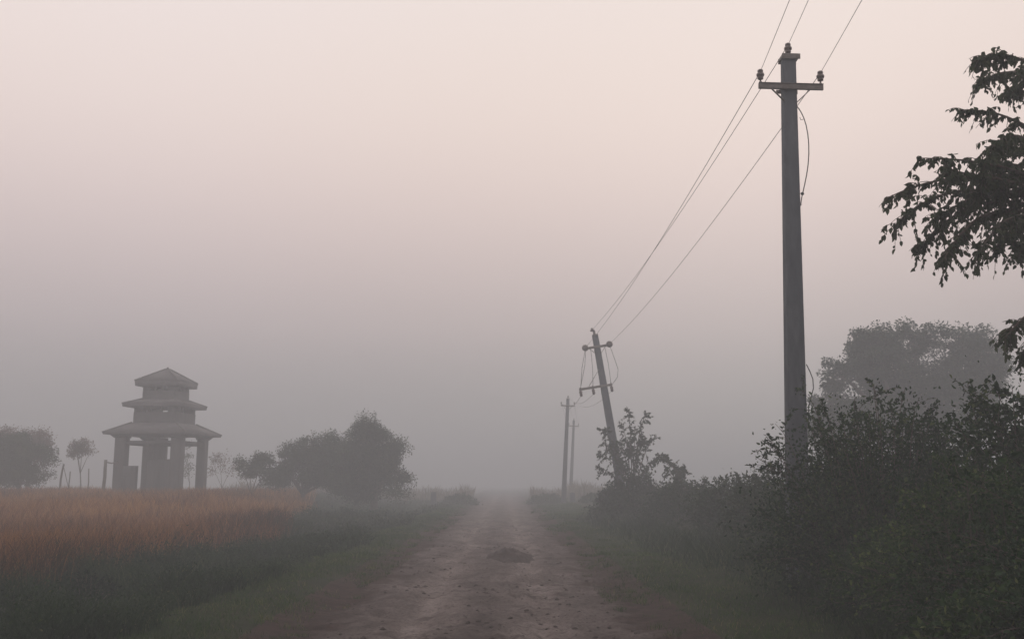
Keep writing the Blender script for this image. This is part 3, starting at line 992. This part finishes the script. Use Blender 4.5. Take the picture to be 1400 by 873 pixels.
# the near tree whose branches hang in from the right
def near_tree():
    rng = np.random.RandomState(77)
    x, y = 7.7, 9.6
    z = float(land(np.array(x), np.array(y)))
    root = thing('tree', 'near tree with drooping dark leafy branches hanging in at the upper right', 'tree', (x, y, z - .05))
    o = Vector((x, y, z - .05))
    mb = MB()
    tr = [Vector((0, 0, 0)), Vector((.05, .05, 1.5)), Vector((-.1, .1, 3.0)), Vector((-.05, 0, 4.6)), Vector((.1, 0, 6.0)), Vector((.05, .05, 7.4))]
    mb.tube(tr, [.24, .19, .17, .13, .09, .04], 10)
    mb.build('trunk', M['bark'], root, smooth=True)
    lines = [
        [(1520, 190), (1450, 110), (1400, 82), (1365, 72), (1338, 80)],
        [(1520, 200), (1450, 125), (1405, 100), (1370, 98), (1338, 112)],
        [(1500, 180), (1440, 120), (1400, 108), (1378, 128)],
        [(1520, 270), (1460, 205), (1410, 175), (1360, 152), (1316, 150)],
        [(1520, 280), (1460, 220), (1415, 195), (1380, 180), (1352, 205)],
        [(1520, 290), (1450, 235), (1405, 205), (1372, 200), (1358, 212)],
        [(1530, 330), (1450, 262), (1390, 232), (1320, 218), (1258, 216)],
        [(1530, 335), (1450, 275), (1390, 248), (1330, 240), (1300, 232)],
        [(1530, 340), (1450, 280), (1380, 252), (1310, 240), (1250, 254), (1214, 270)],
        [(1530, 345), (1450, 285), (1380, 262), (1310, 258), (1255, 278), (1224, 308)],
        [(1530, 350), (1450, 292), (1390, 274), (1330, 276), (1285, 308), (1258, 338)],
        [(1530, 355), (1450, 300), (1395, 285), (1340, 292), (1308, 325), (1288, 358)],
        [(1530, 355), (1450, 305), (1400, 290), (1365, 305), (1335, 350)],
        [(1530, 360), (1455, 310), (1412, 296), (1385, 312), (1362, 338)],
        [(1530, 362), (1460, 318), (1420, 308), (1402, 330), (1393, 346)],
        [(1530, 348), (1450, 288), (1400, 262), (1350, 258), (1300, 285), (1275, 300)],
        [(1530, 342), (1450, 268), (1405, 240), (1365, 238), (1335, 262)],
        [(1530, 338), (1450, 262), (1410, 232), (1380, 222), (1352, 226)],
        [(1530, 420), (1470, 405), (1425, 412), (1395, 438), (1374, 462)],
        [(1530, 430), (1470, 430), (1430, 440), (1410, 462), (1398, 486)],
    ]
    LB = []
    far_side = []
    while len(far_side) < 44:                      # unseen rest of crown, right and towards viewer, added also to shade the foreground
        v = rng.normal(size=3); v /= np.linalg.norm(v)
        q = np.array([9.6, 7.4, 5.9]) + v * (.55 + .45 * rng.rand()) * np.array([3.6, 5.2, 2.9])
        if q[0] > .60 * max(q[1], 0) + 1.9 and q[2] > 2.9:
            far_side.append(q)
    for ln in lines + far_side:
        dj = rng.uniform(-.9, .9)
        pts = []
        if len(ln) == 3:
            e = Vector(ln) - o
            c_ = Vector((0, 0, e.z * .75))
            pts = [c_.lerp(e, t) + Vector((0, 0, .5 * t * (1 - t))) for t in (.3, .55, .8, 1.0)]
            ln = []
        for i, (px, py) in enumerate(ln):
            f = i / (len(ln) - 1)
            pts.append(at(px, py, 9.5 + dj * (.15 + .85 * f) + rng.uniform(-.06, .06)) - o)
        h0 = pts[0].z
        s = Vector((0, 0, max(1.5, h0 - .9)))
        for a, b in zip(tr[:-1], tr[1:]):
            if a.z <= s.z <= b.z:
                s = a.lerp(b, (s.z - a.z) / (b.z - a.z))
        full = [s] + pts
        # resample
        q = []
        for a, b in zip(full[:-1], full[1:]):
            for t in (0, .34, .67):
                q.append(a.lerp(b, t))
        q.append(full[-1])
        q = np.array([tuple(v) for v in q])
        for _ in range(2):
            q[1:-1] = (q[:-2] + 2 * q[1:-1] + q[2:]) / 4
        idx = np.linspace(0, len(q) - 1, 16)
        j = np.minimum(idx.astype(int), len(q) - 2)
        q = q[j] * (1 - (idx - j))[:, None] + q[j + 1] * (idx - j)[:, None]
        LB.append(q)
    LB = np.array(LB)
    NV = len(lines)
    V1, Q1 = tubes(LB, .035, .004, 6)
    # twigs, drooping
    n = 1500
    p, d, t = along(rng, LB[:NV], n, .34)
    p_, d_, t_ = along(rng, LB[NV:], 2300, .3)
    p = np.concatenate([p, p_]); d = np.concatenate([d, d_]); t = np.concatenate([t, t_]); n = len(p)
    side = np.cross(d, np.array([0, 0, 1.0])) * rng.choice([-1, 1], n)[:, None] * .35 + d * .6 + rng.normal(size=(n, 3)) * .5 + np.array([0, 0, -.12])
    side /= np.linalg.norm(side, axis=1, keepdims=True)
    tl = ((.07 + .25 * rng.rand(n) ** 1.3) * (1.15 - .5 * t))[:, None, None]
    tt = np.linspace(0, 1, 5)[None, :, None]
    TW = p[:, None] + side[:, None] * tl * tt + np.array([0, 0, -.45]) * tl * tt ** 2
    V2, Q2 = tubes(TW, .005, .002, 3)
    link('branches', make_mesh('branches', np.concatenate([V1, V2]), np.concatenate([Q1, Q2 + len(V1)])), M['bark'], root)
    n = 13500 + 20000
    p, d, _ = along(rng, TW[:1500], 13500, .05)
    p_, d_, _ = along(rng, TW[1500:], 20000, .05)
    p = np.concatenate([p, p_]); d = np.concatenate([d, d_])
    p3, d3, _ = along(rng, LB[:NV], 900, .6)
    p = np.concatenate([p, p3]); d = np.concatenate([d, d3]); n = len(p)
    D = d * .35 + rng.normal(size=p.shape) * .38 + np.array([0, 0, -.75])
    L = .060 * (.55 + .65 * rng.rand(n)) * np.where((np.arange(n) >= 13500) & (np.arange(n) < 33500), 1.7, 1.0)
    V, Q, tn = leaves(rng, p, D, L, L * (.27 + .06 * rng.rand(n)), np.clip(.4 + .2 * rng.normal(size=n), 0, 1))
    link('crown', make_mesh('crown', V, Q, None, tn), M['leaf_near'], root)


near_tree()


# ------------------------------------------------------------------ power poles and lines
def insulator(parent, p, up=1.0):
    """pin insulator with its steel pin; the pin is a sub-part"""
    mb = MB()
    s = up
    mb.lathe(p, [(r_ * .82, h_ * .88 * s) for r_, h_ in [(.030, .055), (.052, .065), (.060, .085), (.042, .10), (.066, .115), (.078, .145), (.070, .170), (.050, .180), (.046, .195), (.056, .205), (.052, .235), (.030, .25), (.001, .253)]])
    o = mb.build('insulator', M['porcelain'], parent, smooth=True)
    pin = MB().lathe(p, [(.012, -.07 * s), (.012, .075 * s)], sides=8)
    pin.lathe(p, [(.024, .0), (.024, .018 * s)], sides=6)
    pin.build('pin', M['steel'], o)
    return o


def pole_frame(top, low, ground_at=None):
    """base point and rotation of a pole whose axis runs through two points"""
    ax = (top - low).normalized()
    zb = float(land(np.array(low.x), np.array(low.y))) - .1
    base = low + ax * ((zb - low.z) / ax.z)
    x = Vector((1, 0, 0)); x = (x - ax * x.dot(ax)).normalized()
    y = ax.cross(x)
    R = Matrix((x, y, ax)).transposed()
    return base, R, (top - base).length


def shaft(parent, H, w0, w1):
    mb = MB().frustum((0, 0, 0), (w0 / 2, w0 * .42), (0, 0, H), (w1 / 2, w1 * .42))
    return mb.build('shaft', M['concrete'], parent, bevel=.018)


WIRE_PTS = {}
# upright pole beside the road
base, R, H = pole_frame(at(1077.5, 78, 15), at(1088.5, 600, 15))
p1 = thing('power_pole', 'tall upright concrete power pole with one crossarm rising from the shrubs', 'power pole', base, 'power poles along the road', R)
shaft(p1, H, .315, .205)
MB().box((.015, 0, H - .02), (.27, .24, .06)).box((.015, -.115, H - .035), (.29, .012, .09)).box((.015, .115, H - .035), (.29, .012, .09)).build('cap', M['steel'], p1, bevel=.004)
za = H - .545
arm = MB()
arm.box((0, -.115, za), (1.02, .05, .095))
arm.box((0, -.148, za + .042), (1.02, .02, .010))
arm.build('crossarm', M['steel'], p1, bevel=.005)
MB().box((0, .112, za), (.34, .02, .06)).bar((-.13, -.14, za), (-.13, .13, za), .018).bar((.13, -.14, za), (.13, .13, za), .018).build('clamp', M['steel'], p1)
for s in (-1, 1):
    MB().bar((s * .31, -.115, za - .04), (s * .10, -.112, za - .25), .035, .012).build('brace', M['steel'], p1)
for key, px_, pz in (('L', -.48, za + .05), ('R', .47, za + .05), ('T', .0, H + .012)):
    yy = -.115 if key != 'T' else 0
    insulator(p1, (px_, yy, pz))
    WIRE_PTS[('a', key)] = base + R @ Vector((px_, yy, pz + .18))
mb = MB()
zc = H - .86
cab = [(.09, -.1, zc), (.15, -.13, zc - .10), (.23, -.13, zc - .30), (.27, -.12, zc - .62), (.25, -.12, zc - .98), (.18, -.12, zc - 1.30), (.125, -.10, zc - 1.52), (.12, -.10, zc - 1.62)]
cabs = []
for i in range(len(cab) - 1):
    for t in (0, .5):
        cabs.append(Vector(cab[i]).lerp(Vector(cab[i + 1]), t))
cabs.append(Vector(cab[-1]))
for _ in range(2):
    cabs = [cabs[0]] + [(cabs[i - 1] + cabs[i] * 2 + cabs[i + 1]) / 4 for i in range(1, len(cabs) - 1)] + [cabs[-1]]
mb.tube(cabs, .0085, 6)
mb.tube([(.20, -.13, zc - .22), (.14, -.13, zc - .24), (.13, -.12, zc - .19)], .005, 5)
mb.lathe((.145, -.11, zc - 1.43), [(.02, -.02), (.03, 0), (.02, .02)], sides=8)
mb.build('hanging_cable', M['cable'], p1, smooth=True)
zl = at(1099, 500, 15).z - base.z
MB().tube([(.155, -.08, zl + .02), (.20, -.09, zl - .08), (.245, -.09, zl - .20), (.25, -.09, zl - .34), (.17, -.09, zl - .62), (.16, -.09, zl - .9)], .0075, 6).build('loose_cable', M['cable'], p1, smooth=True)

# leaning pole
base, R, H = pole_frame(at(813.5, 458, 42), at(843, 630, 42))
p2 = thing('power_pole', 'leaning concrete power pole with two crossarms beside the sapling', 'power pole', base, 'power poles along the road', R)
shaft(p2, H, .36, .25)
MB().box((0, 0, H), (.24, .24, .06)).box((-.02, 0, H + .1), (.10, .10, .20)).build('cap', M['steel'], p2, bevel=.005)
za = H - .52
MB().box((0, -.14, za), (1.0, .07, .10)).build('crossarm', M['steel'], p2, bevel=.005)
for s in (-1, 1):
    MB().bar((s * .34, -.14, za - .04), (s * .1, -.13, za - .30), .04, .02).build('brace', M['steel'], p2)
    ins = MB().lathe((s * .52, -.14, za + .03), [(.03, -.16), (.13, -.14), (.14, -.10), (.06, -.07), (.06, -.05), (.14, -.02), (.14, .02), (.06, .05), (.04, .10)], axis=(0, 1, .15)).build('insulator', M['porcelain'], p2, smooth=True)
    MB().box((s * .52, -.14, za - .03), (.05, .12, .08)).build('clevis', M['steel'], ins)
ins = MB().lathe((-.08, 0, H + .17), [(.03, 0), (.09, .02), (.10, .06), (.05, .09), (.07, .12), (.03, .16)]).build('insulator', M['porcelain'], p2, smooth=True)
zb_ = H - 2.20
MB().box((-.36, -.15, zb_), (1.42, .07, .10)).build('crossarm', M['steel'], p2, bevel=.005)
MB().bar((-.66, -.15, zb_ + .04), (-.10, -.14, zb_ + .72), .05, .02).build('brace', M['steel'], p2)
for xx in (-1.02, -.48, .30):
    ins = MB().lathe((xx, -.15, zb_ - .04), [(.03, 0), (.06, -.05), (.075, -.10), (.05, -.14), (.07, -.18), (.04, -.26), (.001, -.27)]).build('insulator', M['porcelain'], p2, smooth=True)
    MB().box((xx, -.15, zb_ + .06), (.04, .04, .05)).build('pin', M['steel'], ins)
for pts in ([(-.52, -.2, za - .05), (-.66, -.2, za - .7), (-.95, -.2, zb_ + .2), (-1.02, -.17, zb_)],
            [(-.54, -.2, za - .05), (-.80, -.2, za - .8), (-1.02, -.2, zb_ - .05)],
            [(-.30, -.2, za - .05), (-.36, -.2, za - .9), (-.48, -.2, zb_)],
            [(.30, -.2, za - .05), (.33, -.2, za - .8), (.30, -.17, zb_)],
            [(.52, -.2, za - .05), (.62, -.2, za - .6), (.70, -.2, za - 1.1), (.60, -.2, zb_ + .25), (.34, -.17, zb_)]):
    MB().tube(pts, .010, 5).build('jumper_cable', M['cable'], p2, smooth=True)
for key, p in (('L', (-.52, -.25, za + .03)), ('R', (.52, -.25, za + .03)), ('T', (-.08, 0, H + .25))):
    WIRE_PTS[('b', key)] = base + R @ Vector(p)
for key, p in (('L', (-1.02, -.15, zb_ - .25)), ('R', (.30, -.15, zb_ - .25)), ('T', (-.48, -.15, zb_ - .25))):
    WIRE_PTS[('b2', key)] = base + R @ Vector(p)

# far poles
for (tp, lw, d, lb, key0) in (((776.5, 545), (771.5, 660), 72, 'thin upright power pole faint in the mist beyond the leaning pole', 'c'),
                              ((784.5, 575), (781, 655), 98, 'faintest and smallest power pole behind the thin upright one', 'd')):
    base, R, H = pole_frame(at(tp[0], tp[1], d), at(lw[0], lw[1], d))
    pp = thing('power_pole', lb, 'power pole', base, 'power poles along the road', R)
    shaft(pp, H, .34, .22)
    za = H - .50
    MB().box((0, -.13, za), (1.0, .06, .10)).build('crossarm', M['steel'], pp)
    for s in (-1, 1):
        MB().bar((s * .33, -.13, za - .04), (s * .08, -.12, za - .32), .04, .02).build('brace', M['steel'], pp)
    MB().box((0, 0, H + .01), (.24, .22, .05)).build('cap', M['steel'], pp)
    for key, px_, pz in (('L', -.47, za + .05), ('R', .47, za + .05), ('T', 0, H + .03)):
        insulator(pp, (px_, -.13 if key != 'T' else 0, pz))
        WIRE_PTS[(key0, key)] = base + R @ Vector((px_, -.13, pz + .22))

WG_ = 'overhead power lines'


def wire(a, b, sag, r, label, n=30):
    pts = []
    for i in range(n + 1):
        t = i / n
        p = a.lerp(b, t)
        p = p - Vector((0, 0, 4 * sag * t * (1 - t)))
        pts.append(p - a)
    o = MB().tube(pts, r, 5).build('power_line', M['wire'], None, smooth=True)
    o.location = a
    tag(o, label, 'power line', WG_)


off0 = Vector((-2.75, -27.5, .55))
side = {'L': 'left insulator', 'R': 'right insulator', 'T': 'top insulator'}
for key in 'LTR':
    a = WIRE_PTS[('a', key)]
    wire(a + off0, a, .38, .0045, 'thin wire running overhead out of view from the %s of the upright pole' % side[key])
    wire(a, WIRE_PTS[('b', key)], .30, .0062, 'thin wire from the %s of the upright pole to the leaning pole' % side[key])
    wire(WIRE_PTS[('b2', key)], WIRE_PTS[('c', key)], .5, .008, 'faint wire from the leaning pole to the %s of the thin far pole' % side[key])
    wire(WIRE_PTS[('c', key)], WIRE_PTS[('d', key)], .4, .008, 'faint wire from the %s of the thin far pole to the smallest pole' % side[key])


# ------------------------------------------------------------------ the three-tiered tower pavilion
def tower():
    d = 60.0
    c = at(220.5, 660, d)
    zg = float(land(np.array(c.x), np.array(d)))
    root = thing('watchtower', 'square tower pavilion with three stacked hipped roofs on thick columns beyond the rice', 'tower', (c.x, d, 0),
                 rot=Matrix.Rotation(math.radians(-7), 3, 'Z'))
    Z = lambda py: at(220.5, py, d).z
    a = 1.70
    MB().box((0, 0, .05), (4.3, 4.3, .5)).build('plinth', M['plaster'], root, bevel=.03)
    zcol = Z(600)
    for sx, sy in ((-1, -1), (1, -1), (1, 1), (-1, 1)):
        w = .62 if (sx, sy) != (1, 1) else .52
        col = MB().box((sx * a, sy * a, (zcol + .3) / 2), (w, w, zcol - .3)).build('column', M['plaster'], root, bevel=.03)
        MB().frustum((sx * a, sy * a, zcol + .004), (w * .5 + .03, w * .5 + .03), (sx * (a + .06), sy * (a + .06), Z(595.5)), (w * .5 + .16, w * .5 + .16)).build('capital', M['plaster'], col)
    # beams between the columns
    for (p, q) in (((-a, -a), (a, -a)), ((a, -a), (a, a)), ((a, a), (-a, a)), ((-a, a), (-a, -a))):
        dx, dy = np.sign(q[0] - p[0]), np.sign(q[1] - p[1])
        e = .32
        MB().bar((p[0] + dx * e, p[1] + dy * e, Z(606)), (q[0] - dx * e, q[1] - dy * e, Z(606)), .30, Z(603.5) - Z(608.5)).build('beam', M['plaster'], root)
    # stair shaft and low wall inside
    MB().box((-a + .75, a - .15, (Z(597) + .3) / 2), (.75, .5, Z(597) - .3)).build('stair_shaft', M['plaster'], root)
    MB().bar((-a + .3, a - .3, (Z(628) + .3) / 2), (a - .3, -a + .3, (Z(628) + .3) / 2), .5, Z(628) - .3).build('stair_flight', M['plaster'], root)
    MB().box((-a + .62, -a - .05, (Z(637) + .3) / 2), (.7, .5, Z(637) - .3)).build('low_wall', M['plaster'], root)

    def roof(ze, zt, he, ht, lip, nm='roof'):
        """hipped roof with a fascia; ze eave underside, zt top"""
        mb = MB()
        mb.frustum((0, 0, ze), (he, he), (0, 0, ze + lip), (he + .02, he + .02))
        mb.frustum((0, 0, ze + lip + .003), (he + .05, he + .05), (0, 0, zt), (ht, ht))
        o = mb.build(nm, M['roof'], root)
        for sx, sy in ((-1, -1), (1, -1), (1, 1), (-1, 1)):
            MB().bar((sx * (he + .03), sy * (he + .03), ze + lip + .02), (sx * ht, sy * ht, zt + .02), .10, .09).build('hip_ridge', M['roof'], o)
        return o

    def frieze(wall, hw, z0, z1):
        """wall top with three narrow openings in the middle of each side"""
        zc, hh = (z0 + z1) / 2, z1 - z0
        for sx in (-1, 1):
            for sy in (-1, 1):
                MB().box((sx * (hw - .26), sy * (hw - .26), zc), (.52, .52, hh)).build('corner_pier', M['plaster'], wall)
        g = hw * .26
        for q_ in (-1, 1):
            for t in (-g, g):
                MB().box((t, q_ * (hw - .08), zc), (.10, .16, hh)).build('short_post', M['plaster'], wall)
                MB().box((q_ * (hw - .08), t, zc), (.16, .10, hh)).build('short_post', M['plaster'], wall)

    roof(Z(595.5), Z(579), 2.50, 1.36, .10)
    tw2 = MB().frustum((0, 0, Z(582)), (1.32, 1.32), (0, 0, Z(564.8)), (1.32, 1.32)).build('wall', M['plaster'], root, bevel=.02)
    # gap of short posts under the second roof
    frieze(tw2, 1.30, Z(564.95), Z(557.6))
    roof(Z(558), Z(546.5), 1.79, .98, .17)
    tw3 = MB().frustum((0, 0, Z(549)), (1.0, 1.0), (0, 0, Z(535.6)), (1.0, 1.0)).build('wall', M['plaster'], root, bevel=.02)
    frieze(tw3, .985, Z(535.75), Z(529.1))
    roof(Z(529.5), Z(505), 1.33, .10, .30)
    MB().lathe((0, 0, Z(505)), [(.12, -.05), (.12, .06), (.05, .10), (.03, .16)], sides=10).build('finial', M['roof'], root)


tower()

# ------------------------------------------------------------------ posts
FP = 'fence posts left of the tower'


def post(px, d, pt, w, label, lean=0.0, mat='timber', group=FP, name='fence_post', cat='post'):
    p = at(px, 660, d)
    z0 = float(land(np.array(p.x), np.array(d))) - .05
    h = at(px, pt, d).z - z0
    rng = np.random.RandomState(int(px))
    mb = MB()
    pts = []; rad = []
    for i in range(6):
        t = i / 5
        pts.append((lean * t + rng.uniform(-.02, .02), rng.uniform(-.02, .02), h * t)); rad.append(w / 2 * (1.05 - .15 * t))
    mb.tube(pts, rad, 7)
    o = mb.build(name, M[mat], None, smooth=False)
    o.location = (p.x, d, z0)
    tag(o, label, cat, group)
    return o


post(142.5, 57, 628, .19, 'thick dark upright fence post just left of the tower', 0)
post(120.5, 62, 640, .07, 'thin short fence post between the slender reddish sapling and the thick post', 0)
post(94.5, 60, 644, .07, 'short fence post right of the crooked post', 0)
post(80, 59, 634, .12, 'crooked leaning fence post beside the dark round tree', .22)
o = MB().tube([Vector((at(142.5, 660, 57).x, 57, 2.78)), Vector((at(151, 660, 57.6).x, 57.6, 2.72)), Vector((at(160, 660, 58.3).x, 58.3, 2.86))], .035, 5).build('fence_rail', M['timber'])
tag(o, 'thin rail joining the thick fence post to the tower', 'rail')
rail = MB().tube([Vector((at(84, 660, 59).x, 59, 2.75)), Vector((at(90, 660, 59.4).x, 59.4, 1.9)), Vector((at(95, 660, 60).x, 60, 1.2))], .018, 5).build('fence_rail', M['timber'])
tag(rail, 'broken rail slanting down from the crooked post to the short post', 'rail')


def marker(px, d, pt, pb, label):
    p = at(px, 660, d)
    z0 = float(land(np.array(p.x), np.array(d))) - .05
    h = at(px, pt, d).z - z0
    o = MB().frustum((0, 0, 0), (.20, .18), (0, 0, h - .06), (.18, .16)).frustum((0, 0, h - .057), (.18, .16), (0, 0, h), (.12, .10)).build('marker_post', M['concrete'], None, bevel=.02)
    o.location = (p.x, d, z0)
    tag(o, label, 'post', 'short concrete posts where the road narrows')


marker(593, 70, 671.5, 690, 'short square post at the left side of the far road end')
marker(782.5, 72, 672.5, 690, 'short square post at the right side of the far road end, beside the thin pole')

# ------------------------------------------------------------------ the mist
m, nt, out = mat_new('mist')
pv = nt.nodes.new('ShaderNodeVolumePrincipled')
pv.inputs['Color'].default_value = FOG_COLOR
pv.inputs['Density'].default_value = FOG_DENSITY
pv.inputs['Anisotropy'].default_value = 0.0
pv.inputs['Density Attribute'].default_value = ''
pv.inputs['Temperature Attribute'].default_value = ''
nt.links.new(pv.outputs['Volume'], out.inputs['Volume'])
hz = MB().box((0, 0, (FOG_TOP - 1.6) / 2), (2 * FAR + 20, 2 * FAR + 20, FOG_TOP + 1.6)).build('haze', m)
tag(hz, kind='stuff')
